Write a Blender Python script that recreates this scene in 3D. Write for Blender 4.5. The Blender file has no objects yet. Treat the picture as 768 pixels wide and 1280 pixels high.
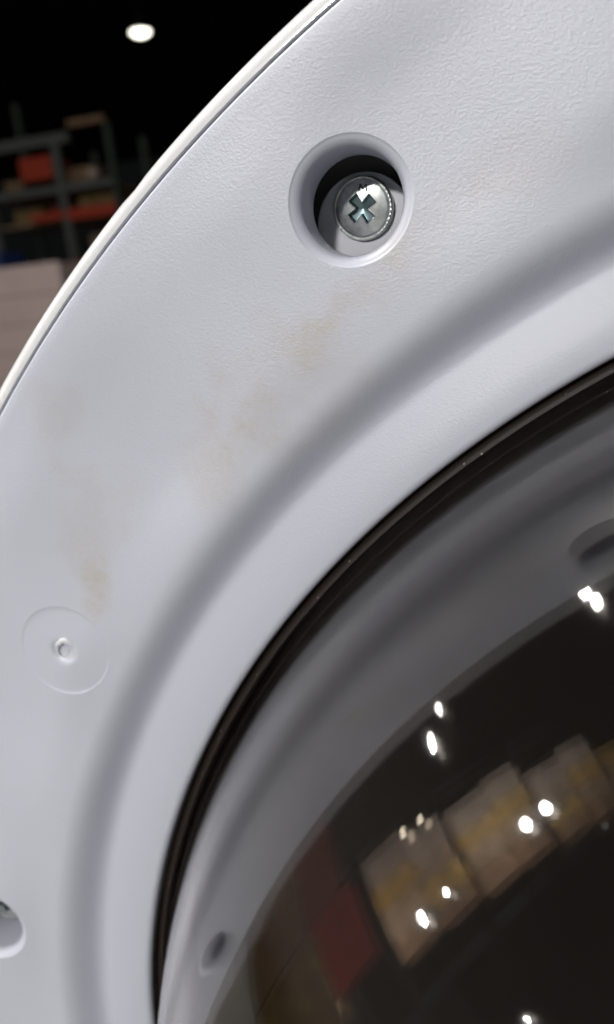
import bpy, bmesh, math, random
from math import sin, cos, pi, radians, hypot, atan2, tan
from mathutils import Vector, Matrix

random.seed(7)
S = bpy.context.scene
COL = S.collection
MM = 0.001

# ------------------------------------------------------------------ camera, world, exposure
H = 0.95                                    # height of the door centre above the floor
ROLL = radians(-6.0)                        # turn of the door about its own axis
cr_, sr_ = cos(ROLL), sin(ROLL)
# door coordinates (x right, y up, z out of the door) -> room coordinates
DOOR = Matrix(((cr_, -sr_, 0, 0), (0, 0, -1, 0), (sr_, cr_, 0, H), (0, 0, 0, 1)))

def rot_abc(a, b, c):
    return Matrix.Rotation(c, 3, 'Z') @ Matrix.Rotation(b, 3, 'Y') @ Matrix.Rotation(a, 3, 'X')

cam_d = bpy.data.cameras.new('camera')
cam = bpy.data.objects.new('camera', cam_d)
COL.objects.link(cam)
cam_m = rot_abc(-0.3034, 0.2233, 0.0).to_4x4()
cam_m.translation = Vector((-118.13, 168.153, 121.811)) * MM
cam.matrix_world = DOOR @ cam_m
cam_d.lens = 4.2
cam_d.sensor_fit = 'HORIZONTAL'
cam_d.sensor_width = 4.2 * 768 / 950
cam_d.clip_start = 0.005
cam_d.clip_end = 300
cam_d.dof.use_dof = True
cam_d.dof.focus_distance = 0.121
cam_d.dof.aperture_fstop = 2.2
S.camera = cam

W = bpy.data.worlds.new('World')
S.world = W
W.use_nodes = True
W.node_tree.nodes['Background'].inputs[0].default_value = (0.9, 0.95, 1.0, 1)
W.node_tree.nodes['Background'].inputs[1].default_value = 0.004

S.view_settings.view_transform = 'Standard'
S.view_settings.look = 'None'
S.view_settings.exposure = 0.0
S.view_settings.gamma = 1.0
S.view_settings.use_curve_mapping = False
S.render.engine = 'CYCLES'
cy = S.cycles
cy.caustics_reflective = False
cy.caustics_refractive = False
cy.sample_clamp_indirect = 4.0
cy.max_bounces = 12
cy.transmission_bounces = 10
cy.glossy_bounces = 6
cy.diffuse_bounces = 4
cy.use_denoising = True

LAMP_L = 150.0                              # radiance of a high bay lens
RIM_L = 285.0                               # added lamp out of view that brightens the door's rim
KEY_L = 590.0                               # the nearer aisle lamps

# ------------------------------------------------------------------ helpers
def link(name, me, mat=None, parent=None):
    o = bpy.data.objects.new(name, me)
    COL.objects.link(o)
    if mat and me is not None and not me.materials:
        me.materials.append(mat)
    if parent:
        o.parent = parent
    return o

def mesh_of(name, bm, mat, smooth=False, sharp=None):
    me = bpy.data.meshes.new(name)
    bmesh.ops.recalc_face_normals(bm, faces=bm.faces)
    bm.to_mesh(me)
    bm.free()
    me.materials.append(mat)
    if smooth:
        for p in me.polygons:
            p.use_smooth = True
        if sharp:
            me.set_sharp_from_angle(angle=radians(sharp))
    return me

def obj(name, bm, mat, parent=None, smooth=False, sharp=None):
    return link(name, mesh_of(name, bm, mat, smooth, sharp), None, parent)

def tag(o, label=None, cat=None, group=None, kind=None):
    if label: o['label'] = label
    if cat: o['category'] = cat
    if group: o['group'] = group
    if kind: o['kind'] = kind
    return o

def thing(name, loc, label, cat, group=None, rz=0.0):
    o = bpy.data.objects.new(name, None)
    o.empty_display_size = 0.1
    COL.objects.link(o)
    o.location = loc
    o.rotation_euler = (0, 0, rz)
    return tag(o, label, cat, group)

def lathe(profile, n=360, closed=False, flip=False):
    """profile: (r, z) in millimetres, turned about the local z axis."""
    bm = bmesh.new()
    rings = []
    for r, z in profile:
        if r < 1e-6:
            rings.append([bm.verts.new((0, 0, z * MM))])
        else:
            rings.append([bm.verts.new((r * MM * sin(2 * pi * i / n), r * MM * cos(2 * pi * i / n), z * MM)) for i in range(n)])
    pairs = list(zip(rings[:-1], rings[1:]))
    if closed:
        pairs.append((rings[-1], rings[0]))
    for a, b in pairs:
        for i in range(n):
            j = (i + 1) % n
            if len(a) == 1 and len(b) == 1:
                continue
            if len(a) == 1:
                bm.faces.new((a[0], b[i], b[j]))
            elif len(b) == 1:
                bm.faces.new((a[i], b[0], a[j]))
            else:
                bm.faces.new((a[i], b[i], b[j], a[j]))
    return bm

def add_box(bm, x0, x1, y0, y1, z0, z1, bevel=0.0):
    r = bmesh.ops.create_cube(bm, size=1.0)
    vs = r['verts']
    for v in vs:
        v.co = Vector(((x0 + x1) / 2 + v.co.x * (x1 - x0), (y0 + y1) / 2 + v.co.y * (y1 - y0), (z0 + z1) / 2 + v.co.z * (z1 - z0)))
    if bevel:
        es = list({e for v in vs for e in v.link_edges})
        bmesh.ops.bevel(bm, geom=es, offset=bevel, segments=2, profile=0.5, affect='EDGES')

def box(name, dims, mat, parent=None, bevel=0.0):
    bm = bmesh.new()
    add_box(bm, *dims, bevel=bevel)
    return obj(name, bm, mat, parent)

# ------------------------------------------------------------------ materials
def new_mat(name):
    m = bpy.data.materials.new(name)
    m.use_nodes = True
    nt = m.node_tree
    return m, nt, nt.nodes['Principled BSDF']

def plain(name, col, rough=0.5, metal=0.0, vary=0.0, scale=6.0, bump=0.0):
    m, nt, b = new_mat(name)
    b.inputs['Base Color'].default_value = (*col, 1)
    b.inputs['Roughness'].default_value = rough
    b.inputs['Metallic'].default_value = metal
    if vary or bump:
        tc = nt.nodes.new('ShaderNodeTexCoord')
        n = nt.nodes.new('ShaderNodeTexNoise')
        n.inputs['Scale'].default_value = scale
        n.inputs['Detail'].default_value = 5
        nt.links.new(tc.outputs['Object'], n.inputs['Vector'])
        if vary:
            r = nt.nodes.new('ShaderNodeValToRGB')
            r.color_ramp.elements[0].position = 0.3
            r.color_ramp.elements[1].position = 0.7
            r.color_ramp.elements[0].color = (*[c * (1 - vary) for c in col], 1)
            r.color_ramp.elements[1].color = (*[min(1, c * (1 + vary * .6)) for c in col], 1)
            nt.links.new(n.outputs['Fac'], r.inputs['Fac'])
            nt.links.new(r.outputs['Color'], b.inputs['Base Color'])
        if bump:
            bp = nt.nodes.new('ShaderNodeBump')
            bp.inputs['Strength'].default_value = bump
            bp.inputs['Distance'].default_value = 0.01
            nt.links.new(n.outputs['Fac'], bp.inputs['Height'])
            nt.links.new(bp.outputs['Normal'], b.inputs['Normal'])
    return m

def emitter(name, col, strength):
    m = bpy.data.materials.new(name)
    m.use_nodes = True
    nt = m.node_tree
    nt.nodes.clear()
    e = nt.nodes.new('ShaderNodeEmission')
    e.inputs[0].default_value = (*col, 1)
    e.inputs[1].default_value = strength
    o = nt.nodes.new('ShaderNodeOutputMaterial')
    nt.links.new(e.outputs[0], o.inputs[0])
    return m

def math_node(nt, op, a=None, b=None, clamp=False):
    n = nt.nodes.new('ShaderNodeMath')
    n.operation = op
    n.use_clamp = clamp
    for k, v in enumerate((a, b)):
        if v is None: continue
        if isinstance(v, (int, float)): n.inputs[k].default_value = v
        else: nt.links.new(v, n.inputs[k])
    return n.outputs[0]

def moulded_plastic():
    """Grained white plastic with yellow-brown wear stains at the places where the photo has them."""
    m, nt, b = new_mat('grained_white_plastic')
    L = nt.links.new
    tc = nt.nodes.new('ShaderNodeTexCoord')
    P = tc.outputs['Object']
    # leather grain, mm scale
    mp = nt.nodes.new('ShaderNodeMapping')
    mp.inputs['Scale'].default_value = (1.0, 1.15, 1.0)
    L(P, mp.inputs['Vector'])
    n1 = nt.nodes.new('ShaderNodeTexNoise')
    n1.inputs['Scale'].default_value = 2200
    n1.inputs['Detail'].default_value = 3.0
    n1.inputs['Roughness'].default_value = 0.55
    n1.inputs['Distortion'].default_value = 0.2
    L(mp.outputs[0], n1.inputs['Vector'])
    n2 = nt.nodes.new('ShaderNodeTexVoronoi')
    n2.feature = 'SMOOTH_F1'
    n2.inputs['Scale'].default_value = 1500
    L(mp.outputs[0], n2.inputs['Vector'])
    hgt = math_node(nt, 'ADD', n1.outputs['Fac'], math_node(nt, 'MULTIPLY', n2.outputs['Distance'], -0.2))
    # the grain fades out on the fillets of the wells (smooth_area attribute)
    at = nt.nodes.new('ShaderNodeAttribute')
    at.attribute_name = 'grain'
    hgt2 = math_node(nt, 'MULTIPLY', hgt, at.outputs['Fac'])
    bp = nt.nodes.new('ShaderNodeBump')
    bp.inputs['Strength'].default_value = 0.25
    bp.inputs['Distance'].default_value = 0.00030
    L(hgt2, bp.inputs['Height'])
    L(bp.outputs['Normal'], b.inputs['Normal'])
    # stains
    n3 = nt.nodes.new('ShaderNodeTexNoise')
    n3.inputs['Scale'].default_value = 90
    n3.inputs['Detail'].default_value = 6
    L(P, n3.inputs['Vector'])
    n4 = nt.nodes.new('ShaderNodeTexNoise')
    n4.inputs['Scale'].default_value = 900
    n4.inputs['Detail'].default_value = 3
    L(P, n4.inputs['Vector'])
    total = None
    for (x, y, rx, ry, ang, amt) in STAINS:
        mm = nt.nodes.new('ShaderNodeMapping')
        mm.vector_type = 'TEXTURE'
        mm.inputs['Location'].default_value = (x * MM, y * MM, 0)
        mm.inputs['Rotation'].default_value = (0, 0, radians(ang))
        mm.inputs['Scale'].default_value = (rx * MM, ry * MM, 1.0)
        L(P, mm.inputs['Vector'])
        ln = nt.nodes.new('ShaderNodeVectorMath')
        ln.operation = 'LENGTH'
        L(mm.outputs[0], ln.inputs[0])
        d = math_node(nt, 'ADD', ln.outputs['Value'], math_node(nt, 'MULTIPLY', math_node(nt, 'SUBTRACT', n3.outputs['Fac'], 0.5), 2.4))
        mr = nt.nodes.new('ShaderNodeMapRange')
        mr.interpolation_type = 'SMOOTHSTEP'
        mr.inputs['From Min'].default_value = 1.05
        mr.inputs['From Max'].default_value = 0.1
        mr.inputs['To Min'].default_value = 0.0
        mr.inputs['To Max'].default_value = amt
        L(d, mr.inputs['Value'])
        total = mr.outputs[0] if total is None else math_node(nt, 'ADD', total, mr.outputs[0])
    speck = nt.nodes.new('ShaderNodeMapRange')
    speck.inputs['From Min'].default_value = 0.42
    speck.inputs['From Max'].default_value = 0.62
    speck.inputs['To Min'].default_value = 0.82
    speck.inputs['To Max'].default_value = 1.12
    L(n4.outputs['Fac'], speck.inputs['Value'])
    fac = math_node(nt, 'MULTIPLY', total, speck.outputs[0], clamp=True)
    mix = nt.nodes.new('ShaderNodeMix')
    mix.data_type = 'RGBA'
    mix.inputs['A'].default_value = (0.672, 0.694, 0.79, 1)
    mix.inputs['B'].default_value = (0.56, 0.52, 0.42, 1)
    L(fac, mix.inputs['Factor'])
    L(mix.outputs['Result'], b.inputs['Base Color'])
    b.inputs['Roughness'].default_value = 0.40
    b.inputs['Specular IOR Level'].default_value = 0.5
    return m

# stain ellipses in door millimetres: x, y, rx, ry, angle, strength
STAINS = [(-148.5, 152.5, 18, 12, 45, .30), (-143.5, 158, 10, 8, 40, .16), (-136.8, 166, 11, 5, 45, .30), (-154, 146, 10, 7, 20, .20),
          (-186.0, 124, 9, 19, -8, .26), (-187.4, 110.5, 4.2, 8, -12, .34), (-163.5, 136, 8, 15, -18, .28),
          (-127.5, 174, 12, 6.5, 35, .14), (-192, 144, 7, 9, 0, .22), (-115, 184, 9, 6, 20, .2)]

M_PANEL = moulded_plastic()
M_RIM = plain('glossy_white_enamel', (0.84, 0.85, 0.86), 0.18)
M_RIM.node_tree.nodes['Principled BSDF'].inputs['Coat Weight'].default_value = 0.5
M_BOSS = plain('smooth_white_plastic', (0.76, 0.77, 0.82), 0.4)
M_RUBBER = plain('brown_black_rubber', (0.016, 0.009, 0.006), 0.6)
M_DARK = plain('dark_plastic', (0.016, 0.011, 0.009), 0.3)
M_ZINC = plain('zinc_plated_steel', (0.66, 0.69, 0.68), 0.42, 1.0, vary=0.25, scale=900)
M_ZINC_SHADE = plain('zinc_recess_shade', (0.21, 0.29, 0.31), 0.34, 1.0)  # darker copy of the zinc: shade of the cross recess put into the colour
M_DUST = plain('pale_dust', (0.4, 0.38, 0.36), 0.8)

mg, nt, b = new_mat('bowl_glass')
b.inputs['Base Color'].default_value = (0.97, 0.92, 0.89, 1)
b.inputs['Roughness'].default_value = 0.036
b.inputs['IOR'].default_value = 1.66
b.inputs['Transmission Weight'].default_value = 1.0
M_GLASS = mg

# ------------------------------------------------------------------ THE ROOM (only what the photo and its reflections show)
M_CONC = plain('polished_concrete', (0.16, 0.16, 0.15), 0.35, vary=0.25, scale=1.2)
M_DECK = plain('black_painted_deck', (0.012, 0.012, 0.011), 0.9)
M_STEEL = plain('grey_rack_steel', (0.085, 0.095, 0.09), 0.5, 0.0, vary=0.1)
M_GREEN = plain('green_rack_steel', (0.025, 0.035, 0.03), 0.5)
M_ORANGE = plain('orange_rack_steel', (0.36, 0.035, 0.012), 0.45)
M_HOUSING = plain('grey_lamp_housing', (0.10, 0.10, 0.10), 0.5, 0.6)
M_LENS = emitter('lamp_lens', (1.0, 0.955, 0.90), LAMP_L)
M_LENS_RIM = emitter('added_rim_light_lens', (1.0, 0.975, 0.95), RIM_L)
M_LENS_FAR = emitter('far_lamp_lens', (1.0, 0.96, 0.82), 5.0)
M_LENS_DIM = emitter('dim_lamp_lens', (1.0, 0.85, 0.65), 9.0)
M_LENS_KEY = emitter('bright_lamp_lens', (1.0, 0.975, 0.95), KEY_L)
M_PINKBOX = plain('pale_carton', (0.62, 0.49, 0.46), 0.6, vary=0.06)
M_TAN = plain('tan_carton', (0.31, 0.22, 0.14), 0.7, vary=0.5, scale=5)
M_YELLOW = plain('yellow_carton', (0.42, 0.265, 0.07), 0.6, vary=0.5, scale=5)
M_CREAM = plain('cream_carton', (0.36, 0.29, 0.235), 0.7, vary=0.35, scale=4)
M_RED = plain('red_carton', (0.33, 0.022, 0.018), 0.5, vary=0.2, scale=3)
M_OLIVE = plain('olive_carton', (0.24, 0.16, 0.06), 0.6, vary=0.5, scale=5)
M_BROWN = plain('brown_carton', (0.2, 0.12, 0.065), 0.7, vary=0.45, scale=5)
M_MAROON = plain('maroon_carton', (0.17, 0.035, 0.025), 0.6, vary=0.4, scale=5)
M_BLUE = plain('blue_plastic', (0.03, 0.06, 0.22), 0.5)
M_WOOD = plain('pallet_wood', (0.30, 0.21, 0.13), 0.8, vary=0.3, scale=8)

def struct(name, dims, mat):
    return tag(box(name, dims, mat), kind='structure')

struct('floor', (-45, 30, -40, 45, -0.2, 0.0), M_CONC)
struct('ceiling', (-45, 30, -40, 45, 9.6, 9.8), M_DECK)

# high bay lamps --------------------------------------------------
def lamp_meshes(scale=1.0, lens_mat=None):
    lens = [(0.0, -120), (90, -112), (170, -88), (235, -48), (262, -8), (266, 0)]
    lens = [(r * scale, z * scale) for r, z in lens]
    body = [(270, -4), (276, 0), (272, 14), (215, 70), (150, 150), (120, 215), (118, 330), (100, 345), (0, 345)]
    body = [(r * scale, z * scale) for r, z in body]
    return (mesh_of('lens', lathe(lens, 28), lens_mat or M_LENS, True), mesh_of('housing', lathe(body, 28), M_HOUSING, True, 40),
            mesh_of('stem', lathe([(9 * scale, 20), (9 * scale, 1000)], 10), M_HOUSING, True))
LM = lamp_meshes()
LAMP_GROUP = 'high bay lamps under the dark ceiling'
def lamp(loc, label, meshes=LM, group=LAMP_GROUP):
    t = thing('high_bay_lamp', loc, label, 'lamp', group)
    for nm, me in zip(('lens', 'housing', 'stem'), meshes):
        o = link(nm, me, None, t)
        if nm == 'stem': o.scale.z = 9.6 - loc[2]      # the rod reaches up to the ceiling
    return t
CX, CY, CZ = -0.1, -0.05, 1.08
def at_dir(el, az, dz=None, dist=None):
    """a point seen from the door under an elevation and an azimuth (0 = in front of the door, -90 = left)."""
    h = dz / tan(radians(el)) if dist is None else dist
    return (CX + h * sin(radians(az)), CY - h * cos(radians(az)), CZ + h * tan(radians(el)))

lamp((-0.1 - 0.406 * 20.8, 20.68, 1.13 + 0.330 * 20.8), 'glowing white high bay lamp hanging far off above the racking at top left', lamp_meshes(0.95, M_LENS_FAR))
LK = lamp_meshes(1.0, M_LENS_KEY)
LH = lamp_meshes(0.5)
lamp(at_dir(45.7, -121.9, 6.9), 'nearest ceiling lamp, mirrored as the left spot of the pair high on the glass bowl', LH)
lamp(at_dir(47.0, -120.2, 7.6), 'ceiling lamp mirrored as the right spot of the pair high on the glass bowl', LH)
lamp(at_dir(21.3, -108.6, 6.5), 'ceiling lamp mirrored as the longer lower streak on the left shoulder of the glass')
lamp(at_dir(60, -86, 4.0), 'added lamp that brightens the rim, high over the left shoulder of the door', lamp_meshes(1.0, M_LENS_RIM))  # unseen lamp, added only to whiten the outer rim
lamp(at_dir(23.5, -111.6, 6.9), 'ceiling lamp mirrored as the small upper spot on the left shoulder of the glass', LH)
lamp(at_dir(14.3, -63.8, 6.9), 'distant ceiling lamp mirrored at the lower edge of the glass')
# lamps in the aisle before the door: they light its face
lamp(at_dir(25, -13, dist=5.4), 'near pendant lamp over the aisle straight before the door', LK)
for (e, a), lab in zip([(50, -25), (35, 38), (24, 62), (62, 100)],
                       ['ceiling lamp over the aisle, high and left of the door', 'ceiling lamp over the aisle to the right of the door',
                        'farthest ceiling lamp to the right of the door', 'ceiling lamp just behind the door on its right']):
    lamp(at_dir(e, a, 6.9), lab)
LS = lamp_meshes(0.36)
LT = lamp_meshes(0.2)
LD = lamp_meshes(0.45, M_LENS_DIM)
for (e, a, d, m, lab) in [(33.3, -85.5, 4.0, LS, 'small pendant lamp hung in front of the upper carton stack, right one of its pair'),
                       (30.0, -85.2, 4.0, LS, 'small pendant lamp hung in front of the upper carton stack, left one of its pair'),
                       (16.3, -85.3, 4.0, LT, 'tiny pendant lamp hung low before the middle carton stack'),
                       (11.8, -85.0, 4.0, LS, 'small pendant lamp hung lowest in front of the middle carton stack'),
                       (17.0, -98.2, 5.0, LD, 'tiny dim pendant lamp beyond the carton rack, upper one of its pair'),
                       (14.0, -98.6, 5.0, LD, 'tiny dim pendant lamp beyond the carton rack, lower one of its pair')]:
    lamp(at_dir(e, a, dist=d), lab, m, 'small pendant lamps by the carton rack')

# background racking (seen at upper left, out of focus) ----------
def bg(kx, kz, dy):
    return (-0.1 + kx * dy, -0.122 + dy, 1.13 + kz * dy)
def upright(t, x, y, h, mat=M_STEEL, w=0.09):
    return box('upright', (x - w / 2, x + w / 2, y - 0.04, y + 0.04, 0, h), mat, t)
D = 10.0
t = thing('pallet_rack', (-6.0, D - 0.12, 0), 'grey and orange pallet racking far behind the door at left', 'racking')
def bxx(k): return -0.1 + k * D + 6.0
def bz(k): return 1.13 + k * D
upright(t, bxx(-.660), 0, 4.2, M_STEEL, .12); upright(t, bxx(-.548), 0, bz(.222), M_STEEL, .10)
upright(t, bxx(-.470), 0.0, 3.5, M_GREEN, .08)
upright(t, bxx(-.660), 1.1, 4.2, M_GREEN); upright(t, bxx(-.548), 1.1, 3.4, M_GREEN); upright(t, bxx(-.470), 1.1, 3.5, M_GREEN)
box('top_beam', (bxx(-.655), bxx(-.526), -.05, .05, bz(.222), bz(.234)), M_STEEL, t)
box('shelf_beam', (bxx(-.655), bxx(-.474), -.055, .055, bz(.163), bz(.172)), M_STEEL, t)
box('orange_beam', (bxx(-.545), bxx(-.474), -.05, .05, bz(.127), bz(.141)), M_ORANGE, t)
box('orange_beam', (bxx(-.600), bxx(-.551), -.05, .05, bz(.130), bz(.140)), M_ORANGE, t)
box('orange_beam', (bxx(-.650), bxx(-.474), -.05, .05, bz(.062), bz(.074)), M_ORANGE, t)
box('shelf_deck', (bxx(-.655), bxx(-.474), .06, 1.05, bz(.163), bz(.166)), M_WOOD, t)
box('shelf_deck', (bxx(-.655), bxx(-.474), .06, 1.05, bz(.128), bz(.131)), M_WOOD, t)
def carton(name, x0, x1, y0, y1, z0, z1, mat, label, group=None, cat='carton', tape=True):
    t = thing(name, ((x0 + x1) / 2, (y0 + y1) / 2, z0), label, cat, group)
    w, d, h = (x1 - x0) / 2, (y1 - y0) / 2, z1 - z0
    box('carton_body', (-w, w, -d, d, 0, h), mat, t, 0.012)
    if tape:
        box('tape_strip', (-w - .002, w + .002, -.03, .03, h * .72, h + .003), M_CREAM, t)
    return t
X = lambda k: -0.1 + k * D
carton('orange_carton', X(-.611), X(-.563), D - .05, D + .5, bz(.184), bz(.213), M_ORANGE, 'orange red box on the racking shelf under the grey beam', tape=False)
carton('brown_carton', X(-.555), X(-.508), D + .1, D + .7, bz(.166), bz(.195), M_BROWN, 'dim brown carton behind the pale ball on the racking')
carton('brown_carton', X(-.540), X(-.48), D + .1, D + .7, bz(.131), bz(.158), M_OLIVE, 'dim olive carton above the orange beam of the racking')
carton('blue_bin', X(-.672), X(-.651), D - .3, D + .3, 0.0, bz(.098), M_BLUE, 'dark blue bin standing at the left end of the racking', cat='bin', tape=False)
carton('brown_carton', X(-.648), X(-.62), D + .1, D + .7, bz(.166), bz(.19), M_BROWN, 'dim brown carton at the left end of the racking shelf', tape=False)
carton('olive_carton', X(-.645), X(-.60), D + .15, D + .7, bz(.131), bz(.152), M_OLIVE, 'dim olive carton low at the left of the racking', tape=False)
carton('maroon_carton', X(-.59), X(-.552), D + .2, D + .8, bz(.131), bz(.155), M_MAROON, 'dull maroon carton in the middle of the racking', tape=False)
carton('tan_carton', X(-.54), X(-.49), D + .25, D + .8, bz(.074), bz(.11), M_TAN, 'dim tan carton under the orange beam of the racking', tape=False)
bm = bmesh.new(); bmesh.ops.create_icosphere(bm, subdivisions=3, radius=0.085)
for v in bm.verts: v.co.z *= 0.9
o = obj('pale_ball', bm, M_CREAM, None, True); o.location = (X(-.499), D - .14, bz(.172) + 0.0765)
tag(o, 'small pale round ball on the racking shelf beam', 'ball')
box_t = thing('timber', (X(-.513), D + .2, 0), 'thin brown plank lying high above the racking', 'plank')
box('plank', (-.27, .27, -.06, .06, bz(.246), bz(.254)), M_BROWN, box_t)
box('plank_post', (.26, .30, -.05, .05, 0, bz(.246)), M_GREEN, box_t)
# pale appliance carton stack at the left edge of the frame
Db = 7.0
x0, x1 = -0.1 - .80 * Db, -0.1 - .583 * Db
zt = 1.13 + .079 * Db
t = thing('appliance_crate', ((x0 + x1) / 2, Db, 0), 'pale pinkish slatted crate standing in front of the racking at left', 'crate')
w = (x1 - x0) / 2
n = 6
for i in range(n):
    z0 = zt * i / n; z1 = zt * (i + 1) / n - (0.006 if i < n - 1 else 0)
    box('side_board', (-w, w, -.02, .02, z0, z1), M_PINKBOX, t, 0.008)
box('carton_body', (-w + .005, w - .005, .021, .8, 0.02, zt - .01), M_PINKBOX, t, 0.01)

# carton rack to the left: it shows only as a mirror image in the glass
RX = -5.0
def rack_left():
    t = thing('carton_rack', (RX, 0, 0), 'tall steel rack of cartons mirrored as the tan band in the glass', 'rack')
    for y in (-1.35, 1.0):
        for x in (-.45,):
            box('upright', (x - .05, x + .05, y - .05, y + .05, 0, 6.4), M_GREEN, t)
    for z in (1.55, 2.75, 3.95, 5.15):
        for x in (-.45,):
            box('cross_beam', (x - .03, x + .03, -1.29, .94, z - .035, z), M_GREEN, t)
        box('shelf_deck', (-.40, .38, -1.29, .94, z - .03, z - .005), M_DECK, t)
    return t
rack_left()
def stack(y0, y1, z0, cols):
    """cartons in a row at one rack level, each its own thing"""
    y = y0
    for (wd, hh, mat, nm, lab) in cols:
        carton(nm, RX - .40, RX + .42, y, y + wd - .004, z0, z0 + hh, mat, lab, 'cartons on the left rack', tape=False)
        y += wd
WORD = ['lowest', 'second', 'third', 'fourth', 'fifth', 'sixth', 'seventh', 'topmost']
rs = random.Random(11)
for k in range(8):
    z0 = (1.552, 2.752, 3.952, 5.152)[k // 2] + (0.585 if k % 2 else 0.0)
    y0 = -0.66 - 0.075 * k + rs.uniform(-.03, .03)
    cols = [(.24 + rs.uniform(0, .1), M_BROWN, 'brown_carton', 'brown'), (.34 + rs.uniform(-.08, .08), M_TAN, 'tan_carton', 'tan'),
            (.30 + rs.uniform(-.08, .08), M_YELLOW, 'yellow_carton', 'yellow'), (.42, M_CREAM, 'cream_carton', 'cream')]
    if k % 3 == 1: cols[2], cols[1] = cols[1], cols[2]
    if k > 5: cols = cols[:3]
    stack(y0, 0, z0, [(wd, .58 + (rs.uniform(-.05, 0) if k % 2 else 0), m, nm, '%s carton in the %s layer of goods on the left rack' % (c, WORD[k])) for wd, m, nm, c in cols])
# red goods in front of and beside that rack
for (x0, x1, y0, y1, z0, z1, m, nm, lab) in [
        (-4.1, -3.3, -.35, .45, 0, .80, M_OLIVE, 'olive_carton', 'olive carton on the floor left of the door'),
        (-4.1, -3.3, .47, 1.30, 0, .72, M_BROWN, 'brown_carton', 'brown carton on the floor left of the door'),
        (-4.1, -3.35, -.20, .50, .80, 1.28, M_RED, 'red_carton', 'red carton stacked on the olive carton'),
        (-4.1, -3.35, .52, 1.35, .72, 1.16, M_MAROON, 'maroon_carton', 'dull maroon carton stacked on the brown carton'),
        (-4.0, -3.4, 1.4, 2.1, 0, 1.05, M_OLIVE, 'olive_carton', 'olive carton standing alone on the floor')]:
    carton(nm, x0, x1, y0, y1, z0, z1, m, lab, 'cartons on the floor left of the door', tape=False)

# ------------------------------------------------------------------ THE DOOR
door = bpy.data.objects.new('washer_door', None)
COL.objects.link(door)
door.matrix_world = DOOR
door.empty_display_size = 0.1
tag(door, 'round white washing machine door with grained inner ring, recessed screws and dark glass bowl', 'washer door')

def sstep(t):
    t = min(1.0, max(0.0, t))
    return t * t * (3 - 2 * t)
def slope_in(r):
    """slope of the ring face going inwards: a soft roll into the groove, a tight valley, a gently rising land"""
    s = -1.02 * sstep((207.0 - r) / 6.6)
    s += 1.35 * sstep((200.3 - r) / 5.2)
    s -= 0.29 * sstep((192.5 - r) / 7.0)
    return s
ZT = [0.0]
for _k in range(1, 321):
    ZT.append(ZT[-1] + 0.1 * slope_in(212.0 - 0.1 * (_k - .5)))
def zf(r):
    """height of the ring face: nearly flat outside, one groove, an inner land that rises to the lip"""
    k = min(max((212.0 - r) * 10, 0.0), 319.0)
    i = int(k)
    return ZT[i] + (ZT[i + 1] - ZT[i]) * (k - i) - 0.0004 * max(0.0, r - 222) ** 2

R_OUT, R_IN = 249.1, 184.2
NT = 900
DTH = 2 * pi / NT
# ring radii of the face from outside to inside, with the rolled edges
face = []
zo = zf(R_OUT - 1.0)
face += [(R_OUT - 0.6, -9.0), (R_OUT, -5.0), (R_OUT, zo - 0.55), (R_OUT - .06, zo - 0.3), (R_OUT - .22, zo - 0.09)]
r = R_OUT - 0.5
while r > 210.1:
    face.append((r, zf(r))); r -= 1.5
r = 209.5
while r > R_IN + 1.9:
    face.append((r, zf(r))); r -= 0.55
zi = zf(R_IN + 1.6)
for k in range(0, 7):
    a = k / 6 * pi / 2
    face.append((R_IN + 1.6 - 1.6 * sin(a), zi - 1.6 + 1.6 * cos(a)))
face += [(R_IN, zi - 4.0), (R_IN + .3, zi - 9.0), (R_IN + 4, zi - 9.5)]

# features: (x, y) centre in door mm
HOLES = [(-139.2, 178.7)]
a0 = atan2(-139.2, 178.7)
STEP = radians(46.4)
for k in (1, 2, 3, 4, 5, 6):
    a = a0 - STEP * k
    HOLES.append((225.0 * sin(a), 225.0 * cos(a)))
HOLES[1] = (-222.4, 22.3)
HOLES.append((226.5 * sin(a0 + STEP), 226.5 * cos(a0 + STEP)))
GATES = [(-195.2, 96.8)] + [(218 * sin(atan2(-195.2, 96.8) + k * radians(92.8)), 218 * cos(atan2(-195.2, 96.8) + k * radians(92.8))) for k in (1, 2, 3)]

WELL_R, FIL_R, WELL_D = 7.85, 9.5, 15.0

def polar(x, y):
    return hypot(x, y), atan2(x, y) % (2 * pi)

bm = bmesh.new()
grain = bm.verts.layers.float.new('grain')
def V(x, y, z, g=1.0):
    v = bm.verts.new((x * MM, y * MM, z * MM)); v[grain] = g
    return v
grid = []
for (r, z) in face:
    g = 1.0 if 186.5 < r < 248.7 else 0.0
    grid.append([V(r * sin(i * DTH), r * cos(i * DTH), z, g) for i in range(NT)])
skip = set()
patches = []
for kind, pts, half in (('hole', HOLES, 12.2), ('gate', GATES, 11.6)):
    for (fx, fy) in pts:
        fr, ft = polar(fx, fy)
        js = [j for j, (r, z) in enumerate(face) if abs(r - fr) < half and r > 198]
        j0, j1 = min(js), max(js)
        ih = int(round(half / fr / DTH))
        ic = int(round(ft / DTH))
        i0, i1 = ic - ih, ic + ih
        for j in range(j0, j1):
            for i in range(i0, i1):
                skip.add((j, i % NT))
        border = [grid[j0][i % NT] for i in range(i0, i1)] + [grid[j][i1 % NT] for j in range(j0, j1)] \
            + [grid[j1][i % NT] for i in range(i1, i0, -1)] + [grid[j][i0 % NT] for j in range(j1, j0, -1)]
        patches.append((kind, fx, fy, border))
for j in range(len(face) - 1):
    for i in range(NT):
        if (j, i) in skip: continue
        k = (i + 1) % NT
        bm.faces.new((grid[j][i], grid[j + 1][i], grid[j + 1][k], grid[j][k]))
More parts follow.
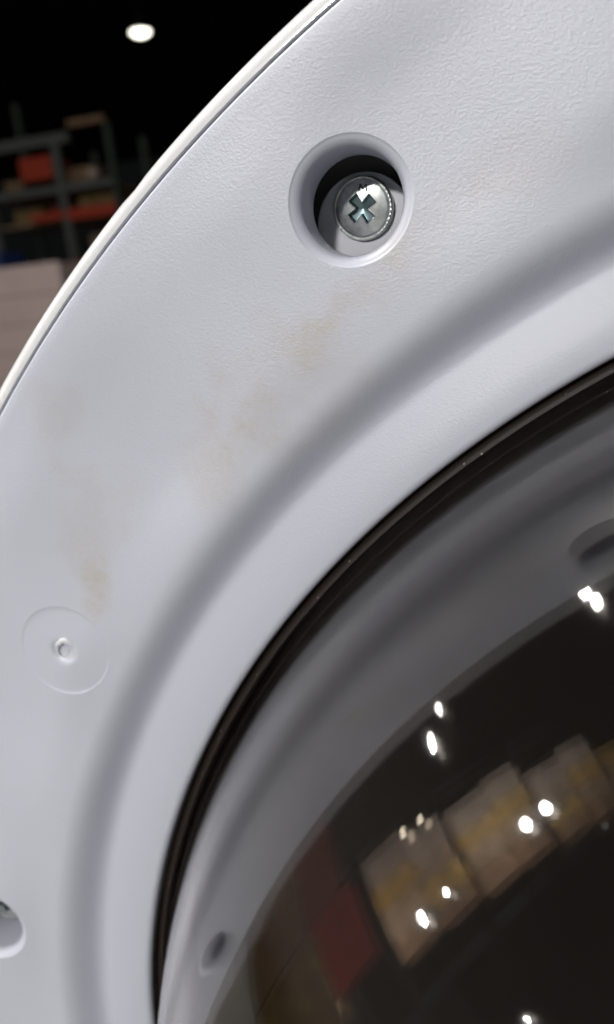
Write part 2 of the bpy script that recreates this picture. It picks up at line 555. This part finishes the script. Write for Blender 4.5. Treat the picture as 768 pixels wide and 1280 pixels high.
for kind, fx, fy, border in patches:
    zc = zf(hypot(fx, fy))
    if kind == 'hole':
        loops = [(10.2, None, 1.0), (9.85, None, 1.0), (9.62, None, .8), (9.5, 0.0, 0.0)]
        w = FIL_R - WELL_R
        loops += [(9.47, -0.05, 0.0)]
        for q in range(1, 11):
            a = radians(9) + (pi / 2 - radians(9)) * q / 10
            loops.append((WELL_R + w * (1 - sin(a)) / (1 - sin(radians(9))) * 0.97, -0.08 - w * 1.15 * (1 - cos(a - radians(9)) + .25 * sin(a - radians(9))), 0.0))
        loops += [(WELL_R - .03, -4.5, 0), (WELL_R - .1, -9.6, 0), (WELL_R + .05, -10.4, 0), (WELL_R + 1.6, -10.5, 0)]
    else:
        loops = [(9.95, None, 1.0), (9.6, None, .9), (9.45, 0.0, .6), (9.3, -0.09, .4), (9.15, -0.11, .3), (8.2, -.11, .25), (5, -.07, .25), (3.3, -.05, .2),
                 (2.0, -.06, 0), (1.45, -.75, 0), (.8, -.85, 0)]
    prev = border
    n = len(border)
    dirs = []
    for v in border:
        dx, dy = v.co.x / MM - fx, v.co.y / MM - fy
        l = hypot(dx, dy)
        dirs.append((dx / l, dy / l))
    for (d, dz, g) in loops:
        ring = []
        for (ux, uy) in dirs:
            x, y = fx + ux * d, fy + uy * d
            zz = zf(hypot(x, y))
            if dz is None: z = zz
            else:
                dd = dz * (0.10 + 0.90 * (0.28 * ux - 0.96 * uy) ** 2) if kind == 'gate' and d > 3.4 else dz
                t = min(1.0, max(0.0, -dd / 2.0))
                z = zz * (1 - t) + zc * t + dd
            ring.append(V(x, y, z, g))
        for i in range(n):
            k = (i + 1) % n
            bm.faces.new((prev[i], prev[k], ring[k], ring[i]))
        prev = ring
    if kind == 'hole': continue
    c = V(fx, fy, prev[0].co.z / MM, 0.0)
    for i in range(n):
        bm.faces.new((prev[i], prev[(i + 1) % n], c))
for v in bm.verts:
    x, y, z = v.co / MM
    r = hypot(x, y)
    k = sstep((248.0 - r) / 14) * sstep((r - 206) / 12)
    w = 0.50 * sin(0.085 * x + 0.045 * y + 0.9) + 0.40 * sin(0.06 * y - 0.075 * x + 2.1) + 0.12 * sin(0.16 * y + 0.1 * x)
    v.co.z += k * w * MM
obj('inner_ring', bm, M_PANEL, door, True)

# bright outer rim, its gap, and the back shell
rimp = [(249.46, -4.0), (249.46, -.58), (249.54, -.40), (250.2, -.43), (250.8, -.66), (251.3, -1.0), (251.75, -1.5), (252.1, -2.1), (252.35, -2.8), (252.45, -3.6)]
rimp += [(252.5, -6), (252.5, -12), (251.0, -24), (247, -33), (238, -38), (205, -40), (205, -38.5), (236, -36.4), (246, -31), (249.7, -23), (250.6, -12), (249.7, -9)]
rim = obj('outer_rim', lathe(rimp, 540, closed=True), M_RIM, door, True, 50)
for v in rim.data.vertices:
    a = math.degrees(atan2(v.co.x, v.co.y))
    if hypot(v.co.x, v.co.y) > 0.2514 and v.co.z > -0.006:
        q = 1 - 0.0008 * math.exp(-((a + 43.9) / 0.4) ** 2)
        v.co.x *= q; v.co.y *= q
link('rim_seam', mesh_of('rim_seam', lathe([(249.12, -2.6), (249.45, -2.6), (249.45, -7), (249.12, -7)], 360, closed=True), M_DARK), None, door)

# dark smoked outer window and cavity behind the bowl
wprof = [(204.5, -37), (180, -39), (140, -43), (90, -47), (40, -49), (0, -49.5)]
obj('outer_window', lathe(wprof, 240), M_DARK, door, True)
obj('cavity_wall', lathe([(204.5, -38), (203, -16), (189, -11.5)], 240), M_DARK, door, True)

# rubber gasket between ring and glass
gas = [(190, -11.5), (190, -9.2), (186.5, -8.2), (184.3, -7.2), (183.4, -5.6), (182.8, -4.9), (182.2, -4.8), (181.7, -5.4), (181.5, -7.0), (181.5, -10.2), (182.0, -13.5)]
obj('gasket', lathe(gas, 360, closed=True), M_RUBBER, door, True, 50)

# glass bowl: cone, rounded shoulder, domed front; a solid shell of even thickness
def cone_r(z): return 179.83 - 0.27788 * z - 0.0029859 * z * z + 0.000015851 * z ** 3
def cone_dr(z): return -0.27788 - 0.0059718 * z + 0.000047553 * z * z
outer = [(cone_r(z), z) for z in [-12 + 52 * i / 44 for i in range(45)]]
ang = atan2(1, cone_dr(40.0))
cr, cz = outer[-1]
RS, da = 110.0, 0.015
while ang < pi - 0.12:
    cr += RS * da * cos(ang); cz += RS * da * sin(ang); ang += da
    outer.append((cr, cz))
sl, r0 = tan(pi - ang), cr
for k in range(1, 41):
    rr = r0 * (1 - k / 40)
    pr, pz = outer[-1]
    outer.append((max(rr, 0.0), pz + sl * ((rr + pr) / 2) / r0 * (pr - rr)))
TH = 4.6
inner = []
for i, (r, z) in enumerate(outer):
    a = outer[max(0, i - 1)]; c = outer[min(len(outer) - 1, i + 1)]
    tx, tz = c[0] - a[0], c[1] - a[1]
    l = hypot(tx, tz)
    inner.append((r - TH * tz / l, z + TH * tx / l))
inner[-1] = (0.0, outer[-1][1] - TH)
shell = outer + inner[::-1]
bmg = lathe(shell, 420)
# close the foot of the shell
bmg.verts.ensure_lookup_table()
n = 420
first = [bmg.verts[i] for i in range(n)]
last = [bmg.verts[len(bmg.verts) - n + i] for i in range(n)]
for i in range(n):
    bmg.faces.new((last[i], first[i], first[(i + 1) % n], last[(i + 1) % n]))
bowl = obj('glass_bowl', bmg, M_GLASS, door, True, 50)
tag(bowl, 'dark glossy glass bowl mirroring the white ring and the store')

# dust specks on the glass
bmd = bmesh.new()
rng = random.Random(3)
for k in range(60):
    i = rng.randrange(6, 75)
    r, z = outer[i]
    t = radians(rng.uniform(-95, -20))
    s = rng.choice([.07, .07, .09, .12, .16]) * MM
    c = Vector((r * sin(t), r * cos(t), z)) * MM
    q = bmesh.ops.create_icosphere(bmd, subdivisions=1, radius=s)
    for v in q['verts']:
        v.co = v.co * rng.uniform(.7, 1.2) + c
for k in range(14):
    t = radians(rng.uniform(-95, -22)); r = rng.uniform(182.0, 183.2)
    s = rng.choice([.05, .07, .09, .14]) * MM
    c = Vector((r * sin(t), r * cos(t), -4.85)) * MM
    q = bmesh.ops.create_icosphere(bmd, subdivisions=1, radius=s)
    for v in q['verts']:
        v.co = Vector((v.co.x * rng.uniform(.8, 2.2), v.co.y * rng.uniform(.8, 2.2), v.co.z)) + c
dust = obj('dust_specks', bmd, M_DUST, bowl)
dust['kind'] = 'stuff'

# screws -----------------------------------------------------------
def cross_depth(x, y):
    """Phillips recess: two diagonal arms that taper to the middle"""
    u, v = (x + y) * 0.70711, (x - y) * 0.70711
    best = -9.0
    for p, q in ((u, v), (v, u)):
        p, q = abs(p), abs(q)
        half = 0.62 + 0.12 * p
        d = min(half - q, 2.4 - p)
        best = max(best, d)
    fil = 1.18 - (abs(u) + abs(v)) * 0.78          # widened middle
    return max(best, fil)
def screw_bm():
    bm = bmesh.new()
    N, RR = 168, 5.1
    rings = []
    radii = [0.0] + [0.09 * k for k in range(1, 40)] + [3.7, 3.95, 4.2, 4.4, 4.55, 4.66, 4.74, 4.82, 4.92, 5.02, 5.1, 5.12]
    for r in radii:
        ring = []
        cnt = 1 if r == 0 else N
        for i in range(cnt):
            a = 2 * pi * i / N
            x, y = r * sin(a), r * cos(a)
            z = 1.55 - 0.028 * r * r
            if r > 4.5:                                   # shallow moat, then a bright knurled lip
                if r < 4.7: z -= 0.10
                elif r < 5.0: z = 0.98 + 0.06 * (1 if (i // 2) % 2 else 0)
                else: z = 0.98 - (r - 4.98) * 2.4
            d = cross_depth(x, y)
            if d > 0:
                z -= min(1.0, d / 0.22) * (0.75 + 0.55 * max(0.0, 1 - r / 2.6))
            elif d > -0.18:
                z += 0.05 * (1 - abs(d) / .18)
            ring.append(bm.verts.new((x * MM, y * MM, z * MM)))
        rings.append(ring)
    ring = [bm.verts.new((5.1 * MM * sin(2 * pi * i / N), 5.1 * MM * cos(2 * pi * i / N), -0.2 * MM)) for i in range(N)]
    rings.append(ring)
    ring = [bm.verts.new((2.4 * MM * sin(2 * pi * i / N), 2.4 * MM * cos(2 * pi * i / N), -0.2 * MM)) for i in range(N)]
    rings.append(ring)
    ring = [bm.verts.new((2.4 * MM * sin(2 * pi * i / N), 2.4 * MM * cos(2 * pi * i / N), -2.2 * MM)) for i in range(N)]
    rings.append(ring)
    for a, b in zip(rings[:-1], rings[1:]):
        for i in range(N):
            k = (i + 1) % N
            f = bm.faces.new((a[0], b[i], b[k]) if len(a) == 1 else (a[i], b[i], b[k], a[k]))
            c = f.calc_center_median() / MM
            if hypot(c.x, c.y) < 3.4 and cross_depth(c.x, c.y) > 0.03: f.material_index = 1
    return bm
screw_me = mesh_of('screw', screw_bm(), M_ZINC, True, 42)
screw_me.materials.append(M_ZINC_SHADE)
# the letter M stamped on the head
def stroke(bm, x0, y0, x1, y1, w, z0, z1):
    dx, dy = x1 - x0, y1 - y0
    l = hypot(dx, dy); nx, ny = -dy / l * w / 2, dx / l * w / 2
    lo = [bm.verts.new((x * MM, y * MM, z0 * MM)) for x, y in ((x0 + nx, y0 + ny), (x1 + nx, y1 + ny), (x1 - nx, y1 - ny), (x0 - nx, y0 - ny))]
    hi = [bm.verts.new((v.co.x, v.co.y, z1 * MM)) for v in lo]
    bm.faces.new(hi); bm.faces.new(lo[::-1])
    for i in range(4):
        k = (i + 1) % 4
        bm.faces.new((lo[i], lo[k], hi[k], hi[i]))
bmm = bmesh.new()
for s in ((-.62, 2.72, -.5, 3.75), (-.5, 3.75, 0, 3.0), (0, 3.0, .5, 3.75), (.5, 3.75, .62, 2.72)):
    stroke(bmm, *s, .2, 1.1, 1.42)
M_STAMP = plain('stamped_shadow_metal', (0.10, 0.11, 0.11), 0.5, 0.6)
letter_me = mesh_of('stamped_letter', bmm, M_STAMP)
bmb = lathe([(0, 0.0), (7.7, 0.0), (8.05, -.1), (8.2, -.4), (8.2, -20.0)], 64)
boss_me = mesh_of('boss', bmb, M_BOSS, True, 40)
for i, (x, y) in enumerate(HOLES):
    zb = zf(hypot(x, y)) - WELL_D
    zs = zb + (6.5 if i == 1 else 0.0)
    tilt = Matrix.Rotation(radians(5 if i == 0 else random.uniform(-4, 4)), 4, 'X') @ Matrix.Rotation(radians(-5 if i == 0 else 0), 4, 'Y')
    sc = link('screw', screw_me, None, door)
    sc.matrix_local = Matrix.Translation(Vector((x, y, zs + 0.95)) * MM) @ tilt @ Matrix.Rotation(radians(-3 if i == 0 else random.uniform(0, 360)), 4, 'Z')
    bo = link('boss', boss_me, None, door)
    bo.location = Vector((x + 0.2, y - 2.4, zb + 0.75)) * MM
    lt = link('stamped_letter', letter_me, None, sc)
    if i == 0:
        sc['label'] = 'zinc cross head screw stamped M, deep in the round well'

# torn moulding nubs in the gate marks
for gi, (x, y) in enumerate(GATES):
    bmn = bmesh.new()
    rg = random.Random(5 + gi)
    N, K = 28, 8
    rr = []
    for i in range(N):
        a = 2 * pi * i / N
        R0 = 1.95 + .25 * sin(a * 2 + .6) + rg.uniform(-.16, .16)
        th = .55 + .25 * max(0, cos(a - 2.6)) + .30 * max(0, cos(a - .1)) ** 3 + rg.uniform(-.05, .05)
        hh = .26 + .34 * max(0, cos(a - .2)) + rg.uniform(-.05, .08)
        if 1.3 < a < 2.2: hh *= .3
        rr.append([bmn.verts.new(((R0 + th * cos(2 * pi * k / K)) * sin(a) * MM, (R0 + th * cos(2 * pi * k / K)) * cos(a) * MM, (hh * sin(2 * pi * k / K) - .06) * MM)) for k in range(K)])
    for i in range(N):
        for k in range(K):
            bmn.faces.new((rr[i][k], rr[(i + 1) % N][k], rr[(i + 1) % N][(k + 1) % K], rr[i][(k + 1) % K]))
    o = obj('moulding_nub', bmn, M_BOSS, door, True)
    o.location = (x * MM, y * MM, (zf(hypot(x, y)) - .05) * MM)
    if gi == 0: o['label'] = 'small torn plastic nub inside a faint round gate mark'
